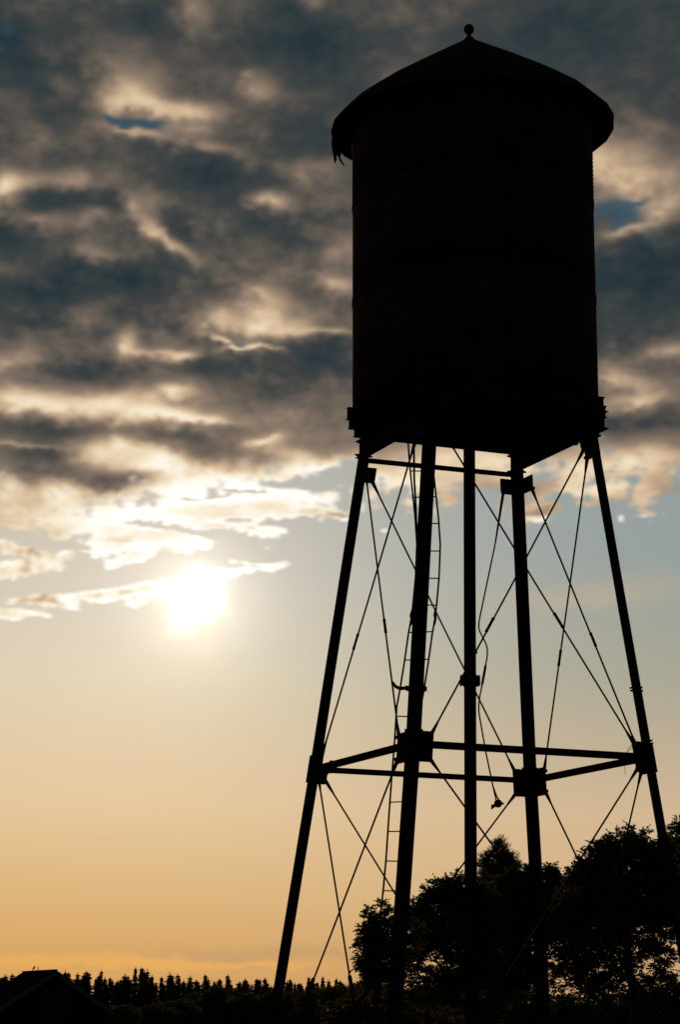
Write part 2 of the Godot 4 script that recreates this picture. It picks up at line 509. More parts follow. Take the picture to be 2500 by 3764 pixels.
# a flat outline (x along u, y along v) swept along a path of points
func sweep(st: SurfaceTool, pts: Array, outline: PackedVector2Array, u: Vector3, v: Vector3) -> void:
	var n := outline.size()
	for i in pts.size() - 1:
		for k in n:
			var a := outline[k]
			var b := outline[(k + 1) % n]
			var pa: Vector3 = u * a.x + v * a.y
			var pb: Vector3 = u * b.x + v * b.y
			quad(st, pts[i] + pa, pts[i] + pb, pts[i + 1] + pb, pts[i + 1] + pa)
	var idx := Geometry2D.triangulate_polygon(outline)
	for e in [0, pts.size() - 1]:
		for k in range(0, idx.size(), 3):
			var q := []
			for j in 3:
				var o2 := outline[idx[k + j]]
				q.append(pts[e] + u * o2.x + v * o2.y)
			tri(st, q[0], q[1], q[2])

func lathe(st: SurfaceTool, profile: Array, xf: Transform3D, sides := 48) -> void:   # profile of Vector2(radius, height), from the bottom outside upwards
	for i in profile.size() - 1:
		var a: Vector2 = profile[i]
		var b: Vector2 = profile[i + 1]
		for k in sides:
			var t0 := TAU * k / sides
			var t1 := TAU * (k + 1) / sides
			var a0 := xf * Vector3(a.x * cos(t0), a.y, -a.x * sin(t0))
			var a1 := xf * Vector3(a.x * cos(t1), a.y, -a.x * sin(t1))
			var b0 := xf * Vector3(b.x * cos(t0), b.y, -b.x * sin(t0))
			var b1 := xf * Vector3(b.x * cos(t1), b.y, -b.x * sin(t1))
			if a.x > 0.0005:
				tri(st, a0, a1, b1)
			if b.x > 0.0005:
				tri(st, a0, b1, b0)

func ibeam(deep: float, wide: float, web := 0.012, lip := 0.015) -> PackedVector2Array:
	var w := wide / 2.0
	var t := web / 2.0
	return PackedVector2Array([Vector2(-w, 0), Vector2(w, 0), Vector2(w, lip * 0.7), Vector2(t, lip * 1.7), Vector2(t, deep - lip * 1.7), Vector2(w, deep - lip * 0.7), Vector2(w, deep), Vector2(-w, deep), Vector2(-w, deep - lip * 0.7), Vector2(-t, deep - lip * 1.7), Vector2(-t, lip * 1.7), Vector2(-w, lip * 0.7)])

func paint(lin: Vector3, rough: float, spread := 0.35, size := 1.0, seed_ := 1) -> StandardMaterial3D:
	var m := StandardMaterial3D.new()
	var n := FastNoiseLite.new()
	n.seed = seed_
	n.frequency = 0.012
	n.fractal_octaves = 5
	var tex := NoiseTexture2D.new()
	tex.width = 256
	tex.height = 256
	tex.seamless = true
	tex.noise = n
	var g := Gradient.new()
	var lo := lin * (1.0 - spread)
	var hi := lin * (1.0 + spread)
	g.set_color(0, Color(lo.x, lo.y, lo.z).linear_to_srgb())
	g.set_color(1, Color(hi.x, hi.y, hi.z).linear_to_srgb())
	tex.color_ramp = g
	m.albedo_texture = tex
	m.uv1_triplanar = true
	m.uv1_world_triplanar = true
	m.uv1_scale = Vector3.ONE * size
	m.roughness = rough
	m.metallic_specular = 0.25
	return m

# ------------------------------------------------------------------ the water tower
var steel: StandardMaterial3D
var tank_paint: StandardMaterial3D
var roof_paint: StandardMaterial3D

const E1 := Vector3(0.92792, 0, -0.37278)   # from the left leg to the far one
const E2 := Vector3(0.37278, 0, 0.92792)    # from the left leg to the near one
const MIDDLE := Vector3(2.073, 0, -35.0)

func brace(root: Node3D, a: Vector3, b: Vector3, share: float, long: float, fat: float) -> void:
	var st := shape()
	var d := (b - a).normalized()
	var len := a.distance_to(b)
	var sag := Vector3(0, -0.012, 0) if len > 4.0 else Vector3.ZERO
	tube(st, [a, a + d * 0.05, a + d * 0.26, a.lerp(b, 0.5) + sag, b - d * 0.26, b - d * 0.05, b], [0.032, 0.030, 0.0142, 0.0138, 0.0142, 0.030, 0.032], 8)
	var rod := part("brace_rod", st, steel, root)
	var c := a.lerp(b, share)
	st = shape()
	tube(st, [c - d * long * 0.5, c - d * long * 0.47, c - d * long * 0.36, c - d * long * 0.34, c + d * long * 0.34, c + d * long * 0.36, c + d * long * 0.47, c + d * long * 0.5], [fat * 0.95, fat * 1.15, fat * 1.15, fat, fat, fat * 1.15, fat * 1.15, fat * 0.95], 6)
	part("turnbuckle", st, steel, rod)

func plate(parent: Node3D, corner: Vector3, d: Vector3, up: Vector3, long: float, high: float, cut_low: float, cut_high: float) -> void:
	var st := shape()
	var n := d.cross(up).normalized()
	var h := high / 2.0
	var o := PackedVector2Array([Vector2(-0.09, -h), Vector2(long - cut_low, -h), Vector2(long, -h + cut_low), Vector2(long, h - cut_high), Vector2(long - cut_high, h), Vector2(-0.09, h)])
	sweep(st, [corner - n * 0.007, corner + n * 0.007], o, d, up)
	var g := part("gusset_plate", st, steel, parent)
	for y in [-0.36, 0.36]:
		if y > 0.0 and high < 0.3:
			continue
		st = shape()
		var c: Vector3 = corner + d * (long - 0.045) + up * high * y
		tube(st, [c - n * 0.055, c - n * 0.045, c + n * 0.045, c + n * 0.055], [0.018, 0.027, 0.027, 0.018], 8)
		part("pin", st, steel, g)

func strap(root: Node3D, called: String, at: Vector3, out: Vector3) -> void:
	# a flat band bent round the leg, with a hooked arm that carries the ladder
	var st := shape()
	var side := out.cross(Vector3.UP).normalized()
	block(st, at + out * 0.085, side * 0.112, Vector3.UP * 0.03, out * 0.012)
	block(st, at - out * 0.085, side * 0.112, Vector3.UP * 0.03, out * 0.012)
	block(st, at + side * 0.112, side * 0.012, Vector3.UP * 0.035, out * 0.10)
	block(st, at - side * 0.112, side * 0.012, Vector3.UP * 0.035, out * 0.10)
	part(called, st, steel, root)
	st = shape()
	side = -side if side.x > 0.0 else side
	side = -side
	var p := at - side * 0.10 + out * 0.10
	tube(st, [p, p - side * 0.10 + Vector3(0, -0.005, 0), p - side * 0.17 + Vector3(0, 0.025, 0), p - side * 0.215 + Vector3(0, 0.085, 0), p - side * 0.225 + Vector3(0, 0.10, 0)], [0.026, 0.026, 0.024, 0.020, 0.012], 8)
	part("ladder_hook", st, steel, root)

func water_tower() -> void:
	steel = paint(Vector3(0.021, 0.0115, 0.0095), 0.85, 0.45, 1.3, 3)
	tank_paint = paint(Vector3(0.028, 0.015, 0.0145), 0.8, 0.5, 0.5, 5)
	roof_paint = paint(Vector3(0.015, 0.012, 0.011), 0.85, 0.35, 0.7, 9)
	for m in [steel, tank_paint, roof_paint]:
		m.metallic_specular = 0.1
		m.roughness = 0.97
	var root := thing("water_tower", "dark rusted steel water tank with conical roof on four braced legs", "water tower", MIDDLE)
	# legs: ground, lower splice, head
	var legs := {
		"l": [Vector3(-1.205, -0.1, -36.38), Vector3(-0.35, 5.451, -36.035), Vector3(0.354, 10.272, -35.739)],
		"a": [Vector3(0.66, -0.1, -31.79), Vector3(1.048, 5.451, -32.576), Vector3(1.312, 10.272, -33.268)],
		"b": [Vector3(3.42, -0.1, -38.21), Vector3(3.074, 5.451, -37.424), Vector3(2.841, 10.272, -36.732)],
		"r": [Vector3(5.33, -0.1, -33.63), Vector3(4.505, 5.451, -33.965), Vector3(3.80, 10.272, -34.261)]}
	var leg_node := {}
	for k in legs:
		var p: Array = legs[k]
		var rad := Vector3(p[1].x - MIDDLE.x, 0, p[1].z - MIDDLE.z).normalized()
		var tan := rad.cross(Vector3.UP)
		var up: Vector3 = (p[2] - p[1]).normalized()
		var head: Vector3 = p[2] + up * 0.055
		var st := shape()
		var t := 0.095
		var r := 0.0465
		var w := 0.010
		# two channels, toes out, with a plate between them
		sweep(st, [p[0], p[1], head], PackedVector2Array([Vector2(-t, -r), Vector2(-t + w * 5.0, -r), Vector2(-t + w * 5.0, -r + w), Vector2(t - w * 5.0, -r + w), Vector2(t - w * 5.0, -r), Vector2(t, -r), Vector2(t, r), Vector2(t - w * 5.0, r), Vector2(t - w * 5.0, r - w), Vector2(-t + w * 5.0, r - w), Vector2(-t + w * 5.0, r), Vector2(-t, r)]), tan, rad)
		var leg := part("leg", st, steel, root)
		leg_node[k] = leg
		# splice cover plates where the two lengths of the leg meet
		for s in [-1.0, 1.0]:
			st = shape()
			block(st, p[1] + rad * s * (r + 0.008), tan * (t + 0.012), up * 0.19, rad * 0.007)
			part("splice_plate", st, steel, leg)
			st = shape()
			block(st, p[1] + tan * s * (t + 0.009), tan * 0.008, up * 0.21, rad * (r + 0.022))
			part("splice_plate", st, steel, leg)
		st = shape()
		block(st, head + Vector3(0, 0.006, 0), tan * 0.13, Vector3.UP * 0.008, rad * 0.10)
		part("cap_plate", st, steel, leg)
		st = shape()
		for s in [-1.0, 1.0]:
			for y in [-0.16, -0.08, 0.0, 0.08, 0.16]:
				for x in [-0.07, 0.07]:
					block(st, p[1] + rad * s * (r + 0.02) + tan * x + up * y, tan * 0.011, up * 0.011, rad * 0.008)
		part("rivets", st, steel, leg).set_meta("kind", "stuff")
	# the faces: which legs, which way
	var faces := [["l", "a", E2, 0.36], ["b", "r", E2, 0.36], ["l", "b", E1, 0.215], ["a", "r", E1, 0.215]]
	var crown := {"l": 10.05, "a": 10.13, "b": 10.09, "r": 10.15}
	for f in faces:
		var p: Array = legs[f[0]]
		var q: Array = legs[f[1]]
		var d: Vector3 = f[2]
		var reach: float = f[3]
		var ends := []
		for e in [[f[0], p, d], [f[1], q, -d]]:
			var leg: Array = e[1]
			var dir: Vector3 = e[2]
			var rad := Vector3(leg[1].x - MIDDLE.x, 0, leg[1].z - MIDDLE.z).normalized()
			var tan := rad.cross(Vector3.UP)
			var off: Vector3 = tan * (0.085 if tan.dot(dir) > 0.0 else -0.085)
			var up_hi: Vector3 = (leg[2] - leg[1]).normalized()
			var up_lo: Vector3 = (leg[1] - leg[0]).normalized()
			var hi: Vector3 = leg[1].lerp(leg[2], (crown[e[0]] - 5.451) / 4.821) + off
			var mid: Vector3 = leg[1] + off - (Vector3(0, 0.035, 0) if e[0] == "a" or e[0] == "b" else Vector3.ZERO)
			plate(leg_node[e[0]], hi, dir, up_hi, reach, 0.25, 0.05, 0.015)
			if e[0] == "l":   # torn away above the struts
				plate(leg_node["l"], mid - up_lo * 0.11, dir, up_lo, reach * 0.86, 0.22, 0.03, 0.01)
			else:
				plate(leg_node[e[0]], mid, dir, up_lo.lerp(up_hi, 0.5).normalized(), reach, 0.44, 0.03, 0.03)
			var foot: Vector3 = leg[0] + up_lo * 0.35 + off
			ends.append([hi + dir * (reach - 0.045) - up_hi * 0.09, mid + dir * (reach - 0.045) + up_hi * 0.16, mid + dir * (reach - 0.045) - up_lo * 0.16, foot + dir * 0.2])
		# upper panel; one rod of the far left face has come adrift
		brace(root, ends[0][0], ends[1][1], 0.68 if f[0] == "l" and f[1] == "b" else 0.60, 0.26, 0.0215)
		if not (f[0] == "l" and f[1] == "b"):
			brace(root, ends[1][0], ends[0][1], 0.63, 0.26, 0.0215)
		# lower panel, its long sleeves near the ground
		brace(root, ends[0][2], ends[1][3], 0.66, 0.84, 0.027)
		brace(root, ends[1][2], ends[0][3], 0.66, 0.84, 0.027)
		# the horizontal strut at the splice
		var sa: Vector3 = p[1]
		var sb: Vector3 = q[1]
		var st := shape()
		var h := 0.05 if d == E2 or f[0] == "a" else 0.042
		sweep(st, [sa, sb], PackedVector2Array([Vector2(-0.03, -h), Vector2(0.03, -h), Vector2(0.03, -h + 0.012), Vector2(-0.016, -h + 0.012), Vector2(-0.016, h - 0.012), Vector2(0.03, h - 0.012), Vector2(0.03, h), Vector2(-0.03, h)]), d.cross(Vector3.UP), Vector3.UP)
		part("strut", st, steel, root)
	# struts under the platform on the two faces without girders
	for f in [["l", "b", 10.262, 10.275], ["a", "r", 10.27, 10.28]]:
		var st := shape()
		var sa: Vector3 = legs[f[0]][2]
		var sb: Vector3 = legs[f[1]][2]
		sa.y = f[2]
		sb.y = f[3]
		sweep(st, [sa, sb], PackedVector2Array([Vector2(-0.03, -0.034), Vector2(0.03, -0.034), Vector2(0.03, 0.034), Vector2(-0.03, 0.034)]), E1.cross(Vector3.UP), Vector3.UP)
		part("strut", st, steel, root)
	# platform: two girders, seven joists across them
	var low := MIDDLE - E1 * 1.295 - E2 * 1.295 + Vector3(0, 10.605, 0)
	for g in [[0.0, -0.24, 2.59 + 0.78, 0.275], [2.59, -0.12, 2.59 + 0.45, 0.275]]:
		var st := shape()
		var a: Vector3 = low + E1 * g[0] + E2 * g[1] - Vector3(0, g[3], 0)
		var b: Vector3 = low + E1 * g[0] + E2 * g[2] - Vector3(0, g[3], 0)
		sweep(st, [a, b], ibeam(g[3], 0.15, 0.013, 0.016), E1, Vector3.UP)
		part("girder", st, steel, root)
	for j in [[0.02, -0.20, 2.80], [0.46, -0.47, 3.02], [0.98, -0.71, 3.22], [1.52, -0.75, 3.30], [2.07, -0.62, 3.10], [2.62, -0.30, 2.84], [3.06, 0.0, 2.57]]:
		var st := shape()
		var a: Vector3 = low + E2 * j[0] + E1 * j[1] + Vector3(0, 0.003, 0)
		var b: Vector3 = low + E2 * j[0] + E1 * j[2] + Vector3(0, 0.003, 0)
		sweep(st, [a, b], ibeam(0.185, 0.10, 0.010, 0.012), E2, Vector3.UP)
		part("joist", st, steel, root)
	# tank, leaning a hair to the left
	var lean := Basis(Vector3.BACK, 0.0093)
	var foot := Transform3D(lean, Vector3(2.0706, 10.796, -35.0))
	var courses := [[0.0, 1.79], [1.79, 3.34], [3.34, 4.67]]
	for i in 3:
		var st := shape(true)
		var lo: float = courses[i][0]
		var hi: float = courses[i][1]
		var r := 1.893 - 0.003 * (i % 2)
		lathe(st, [Vector2(0, lo), Vector2(r, lo), Vector2(r, hi - 0.001), Vector2(r - 0.02, hi - 0.001), Vector2(r - 0.02, lo + 0.02)], foot, 96)
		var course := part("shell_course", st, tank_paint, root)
		if i < 2:
			st = shape(true)
			lathe(st, [Vector2(r, hi - 0.075), Vector2(r + 0.008, hi - 0.06), Vector2(r + 0.010, hi), Vector2(r + 0.008, hi + 0.06), Vector2(r, hi + 0.075)], foot, 96)
			part("lap_seam", st, tank_paint, course)
		# one upright line of rivets on the right flank
		st = shape()
		var y := lo + 0.06
		while y < hi - 0.04:
			for a0 in ([-1.0, 60.0, 121.0] if i == 2 else [31.0, 90.0, 150.0]):
				var a := deg_to_rad(a0 + 3.4 + i * 0.7)
				block(st, foot * Vector3(cos(a) * (r + 0.004), y, sin(a) * (r + 0.004)), Vector3(cos(a), 0, sin(a)) * 0.004, Vector3.UP * 0.010, Vector3(-sin(a), 0, cos(a)) * 0.012)
			y += 0.068
		part("rivets", st, tank_paint, course).set_meta("kind", "stuff")
	# roof
	var eave := Transform3D(lean * Basis(Vector3.BACK, 0.021), foot * Vector3(0.012, 4.70, 0))
	var st := shape()
	lathe(st, [Vector2(0.0, 1.40), Vector2(2.20, -0.06), Vector2(2.236, -0.065), Vector2(2.24, 0.0), Vector2(1.95, 0.29), Vector2(1.5, 0.61), Vector2(0.9, 0.99), Vector2(0.075, 1.495)], eave, 28)
	var roof := part("roof", st, roof_paint, root)
	st = shape(true)
	lathe(st, [Vector2(0.10, 1.455), Vector2(0.085, 1.510), Vector2(0.04, 1.550), Vector2(0.032, 1.585), Vector2(0.05, 1.607), Vector2(0.076, 1.640), Vector2(0.084, 1.677), Vector2(0.076, 1.715), Vector2(0.05, 1.747), Vector2(0.0, 1.761)], eave, 20)
	part("finial", st, roof_paint, roof)
	# torn strips of flashing that hang from the left eave
	for s in [[[Vector3(-0.172, 15.32, -35.13), Vector3(-0.17, 15.20, -35.13), Vector3(-0.158, 15.10, -35.12), Vector3(-0.15, 15.02, -35.12)], [0.014, 0.012, 0.007, 0.002]],
		[[Vector3(-0.14, 15.36, -35.10), Vector3(-0.135, 15.22, -35.10), Vector3(-0.13, 15.05, -35.09), Vector3(-0.128, 14.98, -35.09), Vector3(-0.135, 14.92, -35.08)], [0.04, 0.028, 0.018, 0.017, 0.003]],
		[[Vector3(-0.09, 15.36, -35.14), Vector3(-0.085, 15.20, -35.13), Vector3(-0.07, 15.08, -35.12), Vector3(-0.065, 15.04, -35.12), Vector3(-0.04, 14.98, -35.13), Vector3(-0.005, 14.93, -35.14), Vector3(0.022, 14.89, -35.14)], [0.05, 0.042, 0.028, 0.012, 0.014, 0.012, 0.002]]]:
		st = shape()
		var pts: Array = s[0]
		var wide: Array = s[1].map(func(v: float) -> float: return v * 1.25)
		for i in pts.size() - 1:
			var w0 := Vector3(wide[i], 0, wide[i] * 0.3)
			var w1 := Vector3(wide[i + 1], 0, wide[i + 1] * 0.3)
			var n := Vector3(-0.3, 0, 1.0) * 0.003
			quad(st, pts[i + 1] - w1 + n, pts[i + 1] + w1 + n, pts[i] + w0 + n, pts[i] - w0 + n)
			quad(st, pts[i] - w0 - n, pts[i] + w0 - n, pts[i + 1] + w1 - n, pts[i + 1] - w1 - n)
			quad(st, pts[i + 1] + w1 + n, pts[i + 1] + w1 - n, pts[i] + w0 - n, pts[i] + w0 + n)
			quad(st, pts[i] - w0 + n, pts[i] - w0 - n, pts[i + 1] - w1 - n, pts[i + 1] - w1 + n)
		part("torn_flashing", st, roof_paint, roof)
	# riser pipe down the middle with a flanged, weather-eaten coupling
	st = shape(true)
	tube(st, [Vector3(1.985, -0.1, -35.0), Vector3(1.976, 10.8, -35.0)], [0.094, 0.090], 24)
	var riser := part("riser_pipe", st, steel, root)
	st = shape()
	lathe(st, [Vector2(0.09, -0.085), Vector2(0.135, -0.08), Vector2(0.145, -0.015), Vector2(0.12, -0.01), Vector2(0.12, 0.012), Vector2(0.15, 0.018), Vector2(0.14, 0.07), Vector2(0.09, 0.085)], Transform3D(Basis(Vector3.BACK, -0.05), Vector3(1.979, 6.70, -35.0)), 18)
	var coupling := part("pipe_coupling", st, steel, riser)
	st = shape()
	for i in 8:
		var a := TAU * i / 8.0 + 0.2
		var c := Vector3(1.979 + cos(a) * 0.142, 6.69, -35.0 + sin(a) * 0.142)
		tube(st, [c - Vector3(0, 0.075, 0), c + Vector3(0, 0.085, 0)], [0.017, 0.014], 6)
	part("flange_bolts", st, steel, riser).set_meta("kind", "stuff")
	st = shape()
	block(st, Vector3(2.075, 7.12, -34.98), Vector3(0.014, 0, 0), Vector3(0, 0.02, 0), Vector3(0, 0, 0.014))
	part("pipe_lug", st, steel, riser)
	# ladder: bent rails, rungs
	var rail := [Vector3(0.978, 10.6, -33.02), Vector3(0.978, 9.862, -33.004), Vector3(0.993, 9.627, -32.971), Vector3(1.017, 9.34, -32.929), Vector3(1.076, 8.732, -32.841), Vector3(1.10, 8.323, -32.781), Vector3(1.08, 7.836, -32.709), Vector3(1.042, 7.426, -32.648), Vector3(1.021, 7.242, -32.621), Vector3(0.978, 6.996, -32.583), Vector3(0.923, 6.60, -32.523), Vector3(0.86, 6.197, -32.462), Vector3(0.814, 5.944, -32.423), Vector3(0.792, 5.577, -32.366), Vector3(0.773, 5.301, -32.323), Vector3(0.744, 4.936, -32.265), Vector3(0.707, 4.412, -32.182), Vector3(0.67, 3.835, -32.089), Vector3(0.631, 3.393, -32.017), Vector3(0.603, 3.156, -31.978), Vector3(0.568, 2.632, -31.891), Vector3(0.542, 2.221, -31.822), Vector3(0.41, 0.30, -31.52)]
	var other := []
	for p in rail:
		other.append(p + Vector3(0.335, 0.0, -0.02))
	var lad := Node3D.new()
	lad.name = "ladder"
	root.add_child(lad, true)
	st = shape()
	tube(st, rail, [0.0135], 8)
	part("rail", st, steel, lad)
	st = shape()
	tube(st, other, [0.0135], 8)
	part("rail", st, steel, lad)
	var rung_y := 9.43
	while rung_y > 0.5:
		for i in rail.size() - 1:
			if rail[i].y >= rung_y and rail[i + 1].y < rung_y:
				var c: Vector3 = rail[i].lerp(rail[i + 1], (rail[i].y - rung_y) / (rail[i].y - rail[i + 1].y))
				st = shape()
				tube(st, [c, c + Vector3(0.335, 0.012 * sin(rung_y * 3.0) + 0.008, -0.02)], [0.0095], 6)
				part("rung", st, steel, lad)
		rung_y -= 0.4022
	for y in [[Vector3(1.021, 7.242, -32.621)], [Vector3(1.356, 7.26, -32.641)]]:
		st = shape()
		var c: Vector3 = y[0]
		tube(st, [c + Vector3(0.006, 0.09, 0), c + Vector3(-0.004, 0.02, 0), c + Vector3(0.004, -0.03, 0), c + Vector3(-0.014, -0.12, 0)], [0.017, 0.024, 0.021, 0.018], 7)
		part("rail_coupling", st, steel, lad)
	# a conduit that runs beside the ladder's head and behind the near leg
	st = shape()
	tube(st, [Vector3(1.062, 10.7, -33.3), Vector3(1.064, 9.98, -33.12), Vector3(1.068, 9.35, -33.03), Vector3(1.092, 8.9, -32.97), Vector3(1.10, 8.6, -32.96), Vector3(1.16, 8.2, -32.98), Vector3(1.17, 6.2, -32.72)], [0.016], 7)
	part("conduit", st, steel, root)
	var out_a := Vector3(1.048 - MIDDLE.x, 0, -32.576 + 35.0).normalized()
	strap(root, "ladder_strap", Vector3(1.294, 9.99, -33.23), out_a)
	strap(root, "ladder_strap", Vector3(1.092, 6.24, -32.69), out_a)
	loose_rod(root)
	# bolts, rags of old nest and wire caught at the right leg
	st = shape()
	for b in [Vector3(4.300, 6.47, -34.03), Vector3(4.310, 6.43, -34.03), Vector3(4.432, 6.47, -34.0), Vector3(4.440, 6.42, -34.0), Vector3(4.555, 5.69, -33.94), Vector3(4.565, 5.65, -33.94)]:
		block(st, b - Vector3(0.02, 0, 0), Vector3(0.026, 0.004, 0), Vector3(-0.003, 0.012, 0), Vector3(0, 0, 0.02))
	part("leg_bolts", st, steel, leg_node["r"]).set_meta("kind", "stuff")
	for w in [[Vector3(4.27, 5.64, -33.84), Vector3(4.215, 5.58, -33.83), Vector3(4.185, 5.535, -33.83), Vector3(4.17, 5.50, -33.83)], [Vector3(4.285, 5.62, -33.84), Vector3(4.23, 5.55, -33.83), Vector3(4.195, 5.53, -33.82), Vector3(4.18, 5.49, -33.83)], [Vector3(4.13, 5.43, -33.82), Vector3(4.126, 5.36, -33.82), Vector3(4.135, 5.27, -33.82), Vector3(4.155, 5.17, -33.81)]]:
		st = shape()
		tube(st, w, [0.0045, 0.004, 0.004, 0.003], 5)
		part("snagged_wire", st, steel, root)
	st = shape()
	for i in 5:
		block(st, Vector3(-0.235 + 0.035 * i, 5.40 + 0.024 * i + 0.012 * (i % 2), -36.06), Vector3(0.022, 0.008, 0), Vector3(-0.008, 0.05 + 0.012 * i, 0), Vector3(0, 0, 0.02))
	part("torn_plate", st, steel, leg_node["l"])

func loose_rod(root: Node3D) -> void:
	var z := -36.98
	var line := [Vector2(2.66, 10.06), Vector2(2.632, 10.02), Vector2(2.501, 9.2), Vector2(2.256, 8.03), Vector2(2.236, 7.92), Vector2(2.232, 7.84), Vector2(2.245, 7.78), Vector2(2.304, 7.663), Vector2(2.345, 7.575), Vector2(2.363, 7.521), Vector2(2.369, 7.427), Vector2(2.362, 7.35), Vector2(2.333, 7.201), Vector2(2.285, 6.93), Vector2(2.245, 6.73), Vector2(2.230, 6.61), Vector2(2.228, 6.53), Vector2(2.236, 6.43), Vector2(2.252, 6.342), Vector2(2.332, 5.876), Vector2(2.446, 5.32), Vector2(2.492, 5.16)]
	var pts := []
	var radii := []
	for i in line.size():
		pts.append(Vector3(line[i].x, line[i].y, z))
		radii.append(0.0125)
	radii[0] = 0.03
	radii[1] = 0.024
	radii[-1] = 0.022
	var st := shape()
	tube(st, pts, radii, 8)
	var rod := part("loose_rod", st, steel, root)
	st = shape()
	tube(st, [Vector3(2.337, 7.23, z), Vector3(2.334, 7.20, z), Vector3(2.288, 6.95, z), Vector3(2.283, 6.92, z)], [0.020, 0.024, 0.024, 0.020], 6)
	part("turnbuckle", st, steel, rod)
	st = shape()
	tube(st, [Vector3(2.484, 5.18, z), Vector3(2.497, 5.09, z - 0.03)], [0.010, 0.014], 6)
	tube(st, [Vector3(2.49, 5.18, z), Vector3(2.535, 5.10, z + 0.03)], [0.010, 0.014], 6)
	part("fork", st, steel, rod)
	st = shape(true)
	lathe(st, [Vector2(0, -0.066), Vector2(0.04, -0.055), Vector2(0.064, -0.02), Vector2(0.066, 0.015), Vector2(0.046, 0.05), Vector2(0, 0.066)], Transform3D(Basis(), Vector3(2.527, 5.045, z)), 14)
	part("pin_ball", st, steel, rod)
	st = shape()
	sweep(st, [Vector3(2.49, 5.03, z - 0.008), Vector3(2.49, 5.03, z + 0.008)], PackedVector2Array([Vector2(0.0, 0.0), Vector2(0.01, -0.03), Vector2(-0.075, -0.085), Vector2(-0.072, 0.0)]), Vector3.RIGHT, Vector3.UP)
	part("broken_lug", st, steel, rod)
	st = shape()
	block(st, Vector3(2.60, 5.045, z), Vector3(0.018, 0, 0), Vector3(0, 0.015, 0), Vector3(0, 0, 0.015))
	part("pin_end", st, steel, rod)

# ------------------------------------------------------------------ trees
var bark: StandardMaterial3D
var leaf_mats := []
var sprays := []      # leaf-bearing twigs, shared by every crown
var feathers := []    # the same for the cedar

func leaf_paint(lin: Vector3) -> StandardMaterial3D:
	var m := StandardMaterial3D.new()
	m.albedo_color = Color(lin.x, lin.y, lin.z).linear_to_srgb()
	m.roughness = 0.7
	m.metallic_specular = 0.2
	m.cull_mode = BaseMaterial3D.CULL_DISABLED
	m.backlight_enabled = true
	m.backlight = Color(0.24, 0.24, 0.07)
	return m

func make_sprays() -> void:
	var rng := RandomNumberGenerator.new()
	rng.seed = 77
	for v in 5:
		var st := shape()
		for w in 12:
			var d := Vector3(rng.randf_range(-1, 1), rng.randf_range(-0.55, 0.9), rng.randf_range(-1, 1)).normalized()
			var bend := Vector3(rng.randf_range(-0.4, 0.4), rng.randf_range(-0.5, 0.2), rng.randf_range(-0.4, 0.4))
			for i in 12:
				var t := 0.22 + 0.78 * (i + rng.randf()) / 12.0
				var at := d * t + bend * t * t * 0.5
				var out := (d + Vector3(rng.randf_range(-1, 1), rng.randf_range(-0.9, 0.6), rng.randf_range(-1, 1)) * 0.9).normalized()
				var side := out.cross(Vector3(rng.randf_range(-1, 1), rng.randf_range(-1, 1), rng.randf_range(-1, 1))).normalized()
				var l := rng.randf_range(0.26, 0.40)
				var wd := l * 0.32
				quad(st, at, at + out * l * 0.5 + side * wd, at + out * l, at + out * l * 0.5 - side * wd)
		st.generate_normals()
		sprays.append(st.commit())
	for v in 3:
		var st := shape()
		for w in 16:
			var d := Vector3(rng.randf_range(-1, 1), rng.randf_range(-0.2, 1.0), rng.randf_range(-1, 1)).normalized()
			for i in 9:
				var t := 0.2 + 0.8 * (i + rng.randf()) / 9.0
				var at := d * t + Vector3(0, 0.15 * t * t, 0)
				var out := (d + Vector3(rng.randf_range(-1, 1), rng.randf_range(-0.3, 0.9), rng.randf_range(-1, 1)) * 0.55).normalized()
				var side := out.cross(Vector3(rng.randf_range(-1, 1), rng.randf_range(-1, 1), rng.randf_range(-1, 1))).normalized()
				var l := rng.randf_range(0.22, 0.4)
				quad(st, at, at + out * l * 0.5 + side * l * 0.12, at + out * l, at + out * l * 0.5 - side * l * 0.12)
		st.generate_normals()
		feathers.append(st.commit())

